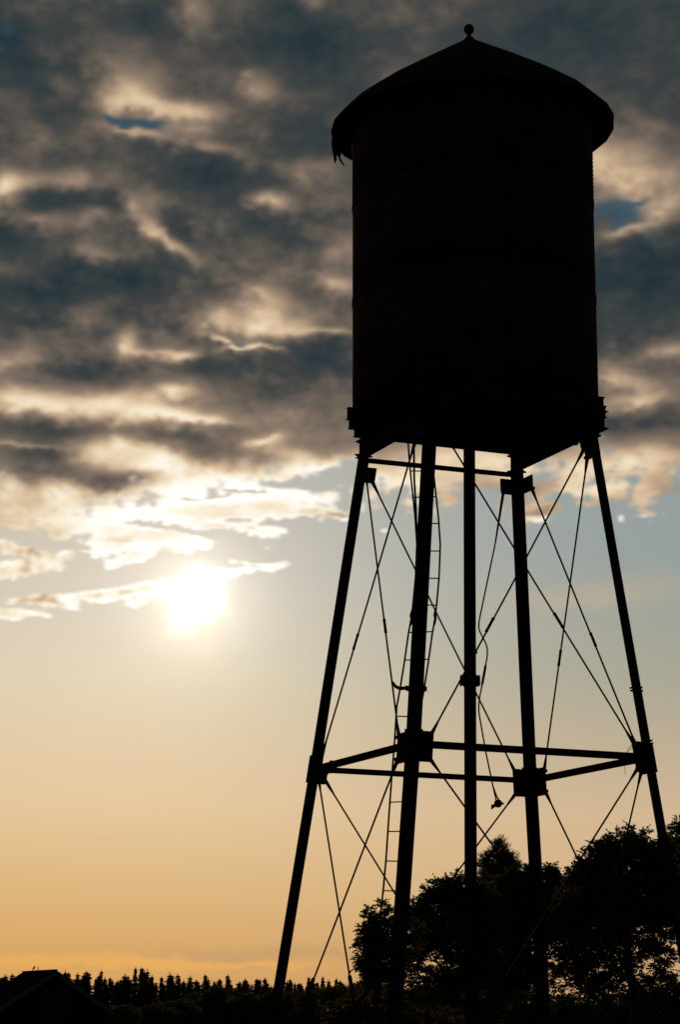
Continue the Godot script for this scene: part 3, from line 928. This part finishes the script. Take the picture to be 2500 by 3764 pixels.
# lobes: Vector4(x, y, radius, fullness) of the crown, seen from the front; the crown is as deep as it is wide
func tree(called: String, label: String, category: String, group: String, foot: Vector3, trunk: Array, trunk_r: float, lobes: Array, spray: float, leaf: int, seed_: int, cedar := false) -> Node3D:
	var root := thing(called, label, category, foot, group)
	var rng := RandomNumberGenerator.new()
	rng.seed = seed_
	var tips := []
	for l in lobes:
		var c := Vector3(l.x, l.y, foot.z)
		var n := int(76.0 * pow(l.z / spray * 0.30, 2.0) * l.w) + 3
		c.z += rng.randf_range(-0.35, 0.35) * l.z
		for i in n:
			var d := Vector3(rng.randfn(), rng.randfn(), rng.randfn()).normalized()
			var p: Vector3 = c + d * l.z * pow(rng.randf(), 0.42) * (1.0 + 0.22 * rng.randfn() * 0.6)
			if p.y > 0.4:
				tips.append(p)
		# stray tufts that break the outline
		for i in int(5.0 + 7.0 * l.z):
			var d := Vector3(rng.randfn(), rng.randfn() * 0.9 + 0.35, rng.randfn() * 0.5).normalized()
			tips.append(c + d * (l.z * rng.randf_range(1.0, 1.13) + spray * 0.25))
	# a skeleton: every tuft hangs on the nearest wood already there
	var nodes := []
	var up := []
	var weight := []
	for i in trunk.size():
		nodes.append(trunk[i])
		up.append(i - 1)
		weight.append(1.0)
	var fork: Vector3 = trunk[-1]
	tips.sort_custom(func(a: Vector3, b: Vector3) -> bool: return a.distance_squared_to(fork) < b.distance_squared_to(fork))
	var ends := []
	for k in tips.size():
		var p: Vector3 = tips[k]
		if k % 3 == 0 or k < 40:
			var best := 0
			var far := 1e9
			for i in range(maxi(0, trunk.size() - 3), nodes.size()):
				var q: Vector3 = nodes[i]
				var dd := q.distance_squared_to(p) + maxf(0.0, q.y - p.y) * 0.6 + 0.02 * fork.distance_squared_to(q)
				if dd < far:
					far = dd
					best = i
			var q: Vector3 = nodes[best]
			var mid := q.lerp(p, 0.5) + Vector3(rng.randfn(), rng.randfn() + 0.4, rng.randfn()) * q.distance_to(p) * 0.09
			nodes.append(mid)
			up.append(best)
			weight.append(0.0)
			nodes.append(p)
			up.append(nodes.size() - 2)
			weight.append(1.0)
	for i in range(nodes.size() - 1, 0, -1):
		weight[up[i]] += weight[i]
	var top: float = weight[0]
	var st := shape(true)
	var radii := []
	for i in trunk.size():
		radii.append(trunk_r * pow(weight[i] / top, 0.5) * (1.3 if i == 0 else 1.0) * (1.0 - 0.35 * i / trunk.size()))
	tube(st, trunk, radii, 9)
	part("trunk", st, bark, root)
	st = shape(true)
	for i in range(trunk.size(), nodes.size()):
		var r1: float = trunk_r * 0.62 * pow(weight[i] / top, 0.5)
		var r0: float = minf(r1 * 1.35, trunk_r * 0.62 * pow(weight[up[i]] / top, 0.5))
		tube(st, [nodes[up[i]], nodes[i]], [maxf(r0, 0.006), maxf(r1, 0.004)], 5)
	part("limbs", st, bark, root)
	# foliage
	var mm := MultiMesh.new()
	mm.transform_format = MultiMesh.TRANSFORM_3D
	var share := [[], [], []]
	for p in tips:
		share[rng.randi() % 3].append(p)
	for s in 3:
		mm = MultiMesh.new()
		mm.transform_format = MultiMesh.TRANSFORM_3D
		mm.mesh = feathers[s] if cedar else sprays[(s + seed_) % 5]
		mm.instance_count = share[s].size()
		for i in share[s].size():
			var b := Basis(Vector3.UP, rng.randf() * TAU) * Basis(Vector3.RIGHT, rng.randfn() * 0.3)
			var k := spray * rng.randf_range(0.75, 1.25)
			mm.set_instance_transform(i, Transform3D(b.scaled(Vector3(k, k * 0.85, k)), share[s][i] - foot))
		var o := MultiMeshInstance3D.new()
		o.name = "crown"
		o.multimesh = mm
		o.material_override = leaf_mats[leaf]
		o.set_meta("kind", "stuff")
		root.add_child(o, true)
	return root

func near_trees() -> void:
	bark = paint(Vector3(0.022, 0.018, 0.014), 0.95, 0.4, 2.0, 33)
	for c in [Vector3(0.030, 0.040, 0.012), Vector3(0.022, 0.032, 0.012), Vector3(0.014, 0.022, 0.012), Vector3(0.040, 0.048, 0.014)]:
		leaf_mats.append(leaf_paint(c))
	make_sprays()
	const G := "trees behind the water tower"
	tree("leafy_tree", "small leafy tree left of the group, its crown cut by the near tower leg", "tree", G, Vector3(1.1, 0, -62), [Vector3(1.1, 0, -62), Vector3(1.12, 1.2, -62), Vector3(1.02, 2.3, -62), Vector3(1.2, 3.0, -62)], 0.11,
		[Vector4(1.16, 4.34, 0.34, 0.8), Vector4(1.1, 3.80, 0.48, 0.8), Vector4(1.02, 3.22, 0.42, 0.7), Vector4(1.6, 3.75, 0.6, 0.8), Vector4(0.86, 3.55, 0.24, 0.9), Vector4(1.5, 3.02, 0.36, 0.6), Vector4(0.76, 3.05, 0.14, 0.8), Vector4(0.92, 2.95, 0.26, 0.8), Vector4(0.88, 4.0, 0.16, 0.8), Vector4(0.85, 2.65, 0.22, 0.6)], 0.19, 1, 101)
	tree("leafy_tree", "broad rounded tree stepping down leftwards between the near leg and the riser pipe", "tree", G, Vector3(3.5, 0, -72), [Vector3(3.5, 0, -72), Vector3(3.5, 1.0, -72), Vector3(3.35, 2.2, -72), Vector3(3.25, 3.0, -72)], 0.17,
		[Vector4(2.67, 4.71, 0.62, 1.1), Vector4(3.32, 5.30, 0.62, 1.2), Vector4(3.95, 5.25, 0.8, 1.2), Vector4(2.99, 4.3, 0.75, 1.0), Vector4(3.82, 4.3, 0.95, 1.2), Vector4(2.40, 5.02, 0.22, 0.8), Vector4(3.70, 5.78, 0.34, 1.0), Vector4(2.55, 3.9, 0.5, 0.6), Vector4(3.0, 5.62, 0.24, 0.9), Vector4(4.5, 4.6, 0.8, 1.2), Vector4(4.5, 3.6, 0.8, 1.0), Vector4(3.0, 3.3, 0.4, 0.32), Vector4(2.3, 3.3, 0.4, 0.5), Vector4(2.5, 2.6, 0.4, 0.7), Vector4(3.9, 3.2, 0.7, 0.8), Vector4(3.3, 2.6, 0.6, 0.8)], 0.21, 1, 102)
	tree("cedar_tree", "dark pointed cedar rising above the leafy crowns beside the far leg", "tree", G, Vector3(5.65, 0, -82), [Vector3(5.65, 0, -82), Vector3(5.65, 3.0, -82), Vector3(5.66, 5.5, -82), Vector3(5.66, 7.5, -82)], 0.17,
		[Vector4(5.63, 7.88, 0.14, 2.0), Vector4(5.66, 7.62, 0.22, 2.4), Vector4(5.75, 7.35, 0.30, 2.4), Vector4(5.28, 7.36, 0.20, 2.0), Vector4(5.10, 7.15, 0.18, 1.8), Vector4(5.68, 6.95, 0.48, 2.4), Vector4(6.03, 7.22, 0.20, 2.0), Vector4(6.12, 6.95, 0.20, 2.0), Vector4(5.3, 6.65, 0.48, 2.4), Vector4(6.0, 6.6, 0.45, 2.4), Vector4(5.6, 6.1, 0.8, 2.4), Vector4(5.6, 5.3, 1.0, 2.4), Vector4(5.5, 4.4, 1.1, 2.4), Vector4(5.6, 3.4, 1.2, 2.4)], 0.20, 2, 103, true)
	tree("leafy_tree", "dense leafy tree with a flat ragged top either side of the far leg", "tree", G, Vector3(6.6, 0, -76), [Vector3(6.6, 0, -76), Vector3(6.6, 1.2, -76), Vector3(6.45, 2.6, -76), Vector3(6.5, 3.6, -76)], 0.16,
		[Vector4(5.9, 6.05, 0.5, 1.2), Vector4(6.5, 6.0, 0.52, 1.2), Vector4(7.15, 6.02, 0.5, 1.2), Vector4(6.03, 5.3, 0.9, 1.2), Vector4(7.1, 5.3, 0.9, 1.2), Vector4(5.2, 5.4, 0.85, 1.2), Vector4(4.75, 5.4, 0.7, 1.1), Vector4(7.7, 5.6, 0.7, 1.1), Vector4(5.6, 4.4, 0.8, 1.0), Vector4(6.9, 4.5, 0.8, 0.7), Vector4(7.3, 3.6, 0.7, 0.35), Vector4(7.8, 4.9, 0.8, 0.9), Vector4(5.9, 3.4, 0.8, 0.9), Vector4(6.2, 6.5, 0.14, 0.8), Vector4(6.95, 6.52, 0.13, 0.8), Vector4(5.1, 3.6, 0.8, 1.0)], 0.21, 1, 104)
	tree("leafy_tree", "tallest leafy tree, round topped and full of light holes before the right leg", "tree", G, Vector3(8.25, 0, -66), [Vector3(8.25, 0, -66), Vector3(8.2, 1.2, -66), Vector3(8.28, 2.3, -66), Vector3(8.1, 3.2, -66), Vector3(8.05, 4.2, -66)], 0.15,
		[Vector4(7.98, 6.48, 0.52, 1.2), Vector4(7.30, 6.12, 0.48, 1.2), Vector4(8.5, 6.42, 0.48, 1.2), Vector4(6.88, 5.62, 0.48, 1.1), Vector4(9.04, 6.38, 0.40, 1.1), Vector4(7.73, 5.6, 0.9, 1.2), Vector4(8.57, 5.5, 0.85, 1.1), Vector4(6.95, 5.0, 0.7, 0.9), Vector4(9.15, 5.6, 0.7, 1.0), Vector4(8.09, 4.6, 0.95, 0.75), Vector4(9.07, 4.4, 0.8, 0.62), Vector4(6.5, 4.0, 0.8, 0.5), Vector4(7.18, 3.75, 0.8, 0.5), Vector4(8.97, 3.3, 0.6, 0.42), Vector4(8.0, 3.4, 0.8, 0.5), Vector4(7.4, 4.6, 0.8, 0.95), Vector4(6.3, 3.0, 0.6, 0.34), Vector4(7.3, 2.7, 0.7, 0.45), Vector4(9.3, 5.0, 0.6, 0.7)], 0.20, 0, 105)
	tree("leafy_tree", "leafy tree at the right edge standing taller beyond the right leg", "tree", G, Vector3(13.2, 0, -86), [Vector3(13.2, 0, -86), Vector3(13.2, 2.0, -86), Vector3(13.1, 4.0, -86), Vector3(13.0, 5.5, -86)], 0.2,
		[Vector4(12.28, 8.2, 0.42, 1.0), Vector4(12.78, 8.5, 0.62, 1.2), Vector4(13.4, 8.6, 0.9, 1.2), Vector4(13.05, 7.45, 1.0, 1.2), Vector4(12.2, 7.4, 0.55, 1.0), Vector4(12.4, 6.6, 0.7, 0.9), Vector4(13.6, 6.4, 1.1, 1.1), Vector4(12.1, 5.6, 0.5, 0.4), Vector4(12.6, 5.0, 0.6, 0.3), Vector4(14.2, 7.6, 1.1, 1.1)], 0.23, 3, 106)
	const S := "low growth under the trees"
	var n := 0
	for s in [[Vector3(0.62, 0, -70), 0.9, 2.3, "low bush at the foot of the small leafy tree"], [Vector3(1.5, 0, -76), 1.0, 2.6, "low bush behind the foot of the near tower leg"], [Vector3(2.6, 0, -84), 1.1, 3.0, "bush between the near leg and the riser pipe"], [Vector3(4.2, 0, -80), 1.3, 3.6, "tall dark bush behind the riser pipe"], [Vector3(6.0, 0, -90), 1.5, 3.6, "tall dark bush behind the far tower leg"], [Vector3(7.0, 0, -88), 1.1, 2.75, "olive bush right of the far leg under the light holes"], [Vector3(8.7, 0, -92), 1.2, 2.9, "olive bush left of the tallest tree's trunk"], [Vector3(10.4, 0, -94), 1.2, 2.9, "olive bush right of the tallest tree's trunk"], [Vector3(12.1, 0, -96), 1.2, 3.3, "rounded bush near the right edge below the right leg"], [Vector3(13.6, 0, -98), 1.2, 3.7, "rounded bush at the right edge under the tallest crown there"]]:
		var c: Vector3 = s[0]
		var r: float = s[1]
		var h: float = s[2]
		tree("bush", s[3], "bush", S, c, [c, c + Vector3(0.05, 0.6, 0), c + Vector3(0, 1.2, 0)], 0.06,
			[Vector4(c.x - r * 0.4, h - r * 0.75, r * 0.62, 0.9), Vector4(c.x + r * 0.35, h - r * 0.62, r * 0.62, 0.9), Vector4(c.x, h - r * 1.3, r * 0.95, 0.9), Vector4(c.x - r * 0.5, 0.9, r * 0.8, 0.8), Vector4(c.x + r * 0.5, 0.9, r * 0.8, 0.8)], 0.26, 3 if n in [5, 6, 7, 8] else 1, 140 + n)
		n += 1
	var mc := Vector3(2.0, 0, -42)
	tree("bush", "smooth dark rounded shrub at the bottom edge by the riser pipe's foot", "bush", S, mc, [mc, mc + Vector3(0, 0.5, 0), mc + Vector3(0, 1.0, 0)], 0.05, [Vector4(1.95, 1.35, 0.42, 1.6), Vector4(2.2, 1.25, 0.42, 1.6), Vector4(1.9, 0.9, 0.5, 1.3)], 0.12, 2, 171)

# broad bushes and young trees in the middle distance, before the pines
func middle_growth() -> void:
	var n := 0
	for s in [[Vector3(-20.2, 0, -225), 1.8, 3.2, "bush right behind the barn's eave"], [Vector3(-17.0, 0, -228), 2.0, 3.3, "low bush, second from the barn, before the pines"], [Vector3(-15.6, 0, -236), 2.2, 4.1, "rounded bush, third from the barn, before the pines"], [Vector3(-12.6, 0, -246), 2.6, 5.3, "tallest bush midway between barn and left leg"], [Vector3(-9.2, 0, -238), 2.2, 4.6, "bush right of the tallest one midway to the left leg"], [Vector3(-6.4, 0, -236), 2.2, 4.8, "bush just left of the left tower leg"], [Vector3(-4.0, 0, -232), 2.2, 4.6, "bush directly behind the left tower leg's foot"], [Vector3(-1.6, 0, -222), 2.1, 4.9, "bush just right of the left tower leg"], [Vector3(0.5, 0, -212), 2.0, 5.1, "bush behind the crossing lower rods"], [Vector3(2.6, 0, -206), 1.9, 4.7, "bush left of the small leafy tree"]]:
		var c: Vector3 = s[0]
		var r: float = s[1]
		var h: float = s[2]
		tree("bush", s[3], "bush", "bushes before the pine wood", c, [c, c + Vector3(0.05, 0.8, 0), c + Vector3(0, 1.6, 0)], 0.09,
			[Vector4(c.x - r * 0.45, h - r * 0.7, r * 0.5, 0.8), Vector4(c.x + r * 0.4, h - r * 0.6, r * 0.5, 0.8), Vector4(c.x, h - r * 0.5, r * 0.45, 0.8), Vector4(c.x, h - r * 1.2, r * 0.9, 0.8), Vector4(c.x - r * 0.6, 1.2, r * 0.8, 0.8), Vector4(c.x + r * 0.6, 1.2, r * 0.8, 0.8)], 0.40, [3, 1, 0][n % 3], 200 + n)
		n += 1

const ZONES := [[-0.1385, "just left of the bird behind the barn"], [-0.125, "right above the barn's gable peak"], [-0.112, "above the barn's right roof slope"], [-0.098, "just right of the barn's right eave"],
	[-0.086, "a quarter of the way from barn to left leg"], [-0.074, "midway between barn and left tower leg"], [-0.062, "three quarters of the way from barn to left leg"], [-0.050, "a little left of the left tower leg"], [-0.036, "close beside the left tower leg, to its left"], [-0.0255, "hidden partly behind the left tower leg"],
	[-0.014, "close beside the left tower leg, to its right"], [-0.003, "behind the crossed lower rods"], [0.008, "just left of the small leafy tree"], [0.02, "behind the small leafy tree"], [0.045, "behind the near leg and riser pipe"], [0.07, "behind the cedar"], [0.10, "behind the far tower leg"], [0.125, "behind the tallest leafy tree's trunk"], [0.14, "low behind the trees at the right edge"]]

func pines() -> void:
	var rng := RandomNumberGenerator.new()
	rng.seed = 4242
	var needle := leaf_paint(Vector3(0.012, 0.018, 0.011))
	needle.backlight = Color(0.12, 0.12, 0.04)
	var kinds := []
	for v in 6:
		var tall := 13.0
		var st := shape(true)
		tube(st, [Vector3(0, 0, 0), Vector3(0, tall * 0.5, 0), Vector3(0.04, tall, 0)], [0.16, 0.10, 0.015], 6)
		st.generate_normals()
		var trunk := st.commit()
		st = shape()
		var y := 0.8
		while y < tall - 0.15:
			var t := y / tall
			var reach := (2.7 - 0.35 * (v % 3)) * pow(1.0 - t, 0.62 + 0.07 * v) * rng.randf_range(0.4, 1.3) + 0.10
			if t > 0.86:
				reach *= 0.75
			var lop := rng.randf() * TAU
			var count := 7 if t < 0.75 else 5
			var turn := rng.randf() * TAU
			for b in count:
				var a := turn + TAU * b / count + rng.randf_range(-0.3, 0.3)
				var d := Vector3(cos(a), rng.randf_range(0.0, 0.45) + 0.5 * t, sin(a)).normalized()
				var l := reach * rng.randf_range(0.5, 1.2) * (1.0 + 0.35 * cos(a - lop))
				for k in 4:
					var p := Vector3(0, y, 0) + d * l * (0.28 + 0.24 * k)
					for q in 4:
						var o := Vector3(rng.randf_range(-1, 1), rng.randf_range(-0.2, 1.3), rng.randf_range(-1, 1)).normalized() * rng.randf_range(0.30, 0.62)
						var s := o.cross(Vector3(rng.randf_range(-1, 1), rng.randf_range(-1, 1), rng.randf_range(-1, 1))).normalized() * 0.13
						tri(st, p - s, p + s, p + o)
			y += rng.randf_range(0.30, 0.55)
		for q in 10:   # the leader's candle
			var p := Vector3(0.03, tall - 0.1 + 0.06 * q, 0)
			var o := Vector3(rng.randf_range(-1, 1), 1.6, rng.randf_range(-1, 1)).normalized() * 0.34
			var s := o.cross(Vector3(rng.randf_range(-1, 1), 0, rng.randf_range(-1, 1))).normalized() * 0.07
			tri(st, p - s, p + s, p + o)
		st.generate_normals()
		kinds.append([trunk, st.commit()])
	var made := 0
	for row in 3:
		var z := [-528.0, -545.0, -563.0][row] as float
		var x := [-84.0, -83.2, -85.5][row] as float
		while x < 84.0:
			var px := x / -z
			var h: float
			if x < 14.0:
				h = lerpf(13.6, 11.4, clampf((x + 75.0) / 80.0, 0.0, 1.0)) + rng.randfn() * 0.8 - 0.9 + (0.9 if rng.randf() < 0.12 else 0.0) + row * 0.15 - (1.5 if px < -0.118 else 0.0)
			else:
				h = rng.randf_range(6.5, 8.6)
			var where := "at the far left behind the barn's ridge"
			for zone in ZONES:
				if px > zone[0]:
					where = zone[1]
			var o := thing("pine_tree", "small dark distant pine " + where, "tree", Vector3(x, 0, z + rng.randf_range(-5, 5)), "pines " + where)
			var kind: Array = kinds[made % 6]
			var tr := MeshInstance3D.new()
			tr.name = "trunk"
			tr.mesh = kind[0]
			tr.material_override = bark
			o.add_child(tr)
			var cr := MeshInstance3D.new()
			cr.name = "crown"
			cr.mesh = kind[1]
			cr.material_override = needle
			o.add_child(cr)
			o.rotation.y = rng.randf() * TAU
			var w := rng.randf_range(0.75, 1.4)
			o.scale = Vector3(w, h / 13.4, w * 1.1)
			o.rotation.z = rng.randfn() * 0.025
			made += 1
			x += (rng.randf_range(0.6, 1.4) if rng.randf() < 0.4 else rng.randf_range(1.3, 2.3)) if x < 14.0 else rng.randf_range(5.0, 7.0)

# ------------------------------------------------------------------ barn, bird
func barn() -> void:
	var wall := paint(Vector3(0.022, 0.009, 0.007), 1.0, 0.3, 1.5, 41)
	var trim := paint(Vector3(0.055, 0.06, 0.072), 1.0, 0.15, 2.0, 43)
	var tin := paint(Vector3(0.014, 0.013, 0.015), 1.0, 0.25, 1.0, 45)
	var dark := paint(Vector3(0.012, 0.010, 0.010), 0.9, 0.2, 1.0, 47)
	var peak := Vector3(-16.588, 4.745, -142.0)
	var back := Vector3(-0.414, 0, -0.910)
	var across := Vector3(0.910, 0, -0.414)
	var root := thing("barn", "dark gabled barn with pale trim boards and a bird on its ridge", "barn", Vector3(peak.x, 0, peak.z))
	var drop := 2.26
	var half := 3.63
	var long := 6.6
	var slope := Vector2(half, -drop).normalized()
	# board wall of the gable: one board per course, set back under the rake
	var y := 0.0
	while y < 4.35:
		var top := minf(y + 0.24, 4.5)
		var w := minf(half - 0.30, (peak.y - 0.12 - top) / drop * half)
		if w > 0.1:
			var st := shape()
			var c := Vector3(peak.x, (y + top) * 0.5, peak.z) + back * 0.32
			block(st, c, across * w, Vector3.UP * ((top - y) * 0.5 - 0.006), back * 0.03)
			part("plank", st, wall, root)
		y += 0.24
	for s in [-1.0, 1.0]:
		var st := shape()
		var c: Vector3 = Vector3(peak.x, 1.15, peak.z) + across * s * (half - 0.35) + back * (0.38 + (long - 0.6) * 0.5)
		block(st, c, across * 0.05, Vector3.UP * 1.15, back * ((long - 0.7) * 0.5))
		part("side_wall", st, wall, root)
		st = shape()
		var mid: Vector3 = peak + across * s * half * 0.5 + Vector3(0, -drop * 0.5 - 0.06, 0) + back * long * 0.5
		var along: Vector3 = across * s * slope.x + Vector3(0, slope.y, 0)
		var up: Vector3 = along.cross(back).normalized()
		if up.y < 0.0:
			up = -up
		block(st, mid, along * (Vector2(half, drop).length() * 0.5), up * 0.05, back * long * 0.5)
		part("roof_slope", st, tin, root)
		st = shape()
		var face: Vector3 = peak + across * s * half * 0.5 + Vector3(0, -drop * 0.5 - 0.20, 0) - back * 0.025
		block(st, face, along * (Vector2(half, drop).length() * 0.5 + 0.02), up * 0.13, back * 0.02)
		part("rake_board", st, trim, root)
	var rear := shape()
	block(rear, Vector3(peak.x, 1.2, peak.z) + back * (long - 0.25), across * (half - 0.4), Vector3.UP * 1.2, back * 0.04)
	var tip: Vector3 = peak + back * (long - 0.25) - Vector3(0, 0.2, 0)
	tri(rear, tip, tip + across * (half - 0.4) - Vector3(0, drop, 0), tip - across * (half - 0.4) - Vector3(0, drop, 0))
	part("rear_wall", rear, wall, root)
	var st := shape()
	block(st, peak + back * long * 0.5 + Vector3(0, 0.005, 0), across * 0.09, Vector3.UP * 0.03, back * (long * 0.5 + 0.02))
	part("ridge_cap", st, tin, root)
	st = shape()
	block(st, Vector3(peak.x - 0.05, 2.85, peak.z) + back * 0.27, across * 0.80, Vector3.UP * 1.0, back * 0.02)
	part("loft_door", st, dark, root)
	for k in [4.0, 4.3]:
		st = shape()
		var c: Vector3 = peak + back * (k - 0.5)
		tube(st, [c, c + Vector3(0, 0.24, 0)], [0.022, 0.012], 6)
		part("lightning_rod", st, tin, root)
	# bird
	var at := peak + back * 4.45 + Vector3(0, 0.032, 0)
	tin.metallic_specular = 0.0
	trim.metallic_specular = 0.0
	wall.metallic_specular = 0.0
	var feather := paint(Vector3(0.012, 0.012, 0.013), 0.7, 0.2, 4.0, 49)
	var bird := thing("bird", "small dark bird perched upright on the barn's ridge", "bird", at)
	st = shape(true)
	tube(st, [at + Vector3(-0.10, -0.02, 0), at + Vector3(-0.07, 0.05, 0), at + Vector3(-0.035, 0.09, 0), at + Vector3(-0.005, 0.14, 0), at + Vector3(0.015, 0.19, 0), at + Vector3(0.025, 0.225, 0), at + Vector3(0.03, 0.25, 0), at + Vector3(0.035, 0.275, 0), at + Vector3(0.036, 0.295, 0)], [0.012, 0.022, 0.045, 0.060, 0.054, 0.036, 0.036, 0.030, 0.008], 10)
	part("body", st, feather, bird)
	st = shape()
	tube(st, [at + Vector3(0.055, 0.262, 0), at + Vector3(0.105, 0.255, 0)], [0.013, 0.002], 6)
	part("beak", st, feather, bird)
	for s in [-0.018, 0.018]:
		st = shape()
		tube(st, [at + Vector3(-0.005, 0.09, s), at + Vector3(0.0, 0.0, s), at + Vector3(0.03, 0.0, s)], [0.006, 0.004, 0.004], 5)
		part("leg", st, feather, bird)
	st = shape()
	sweep(st, [at + Vector3(-0.03, 0.09, 0.05), at + Vector3(-0.03, 0.09, 0.058)], PackedVector2Array([Vector2(0.05, 0.10), Vector2(0.0, 0.08), Vector2(-0.075, -0.09), Vector2(0.01, -0.02)]), Vector3.RIGHT, Vector3.UP)
	part("wing", st, feather, bird)

func _ready() -> void:
	lens()
	air()
	var g := MeshInstance3D.new()
	g.name = "ground"
	var pm := PlaneMesh.new()
	pm.size = Vector2(5000, 5000)
	g.mesh = pm
	g.material_override = paint(Vector3(0.035, 0.040, 0.020), 0.95, 0.4, 0.2, 21)
	g.set_meta("kind", "structure")
	g.set_meta("label", "dark grassy ground below the water tower and trees")
	add_child(g)
	water_tower()
	near_trees()
	middle_growth()
	pines()
	barn()
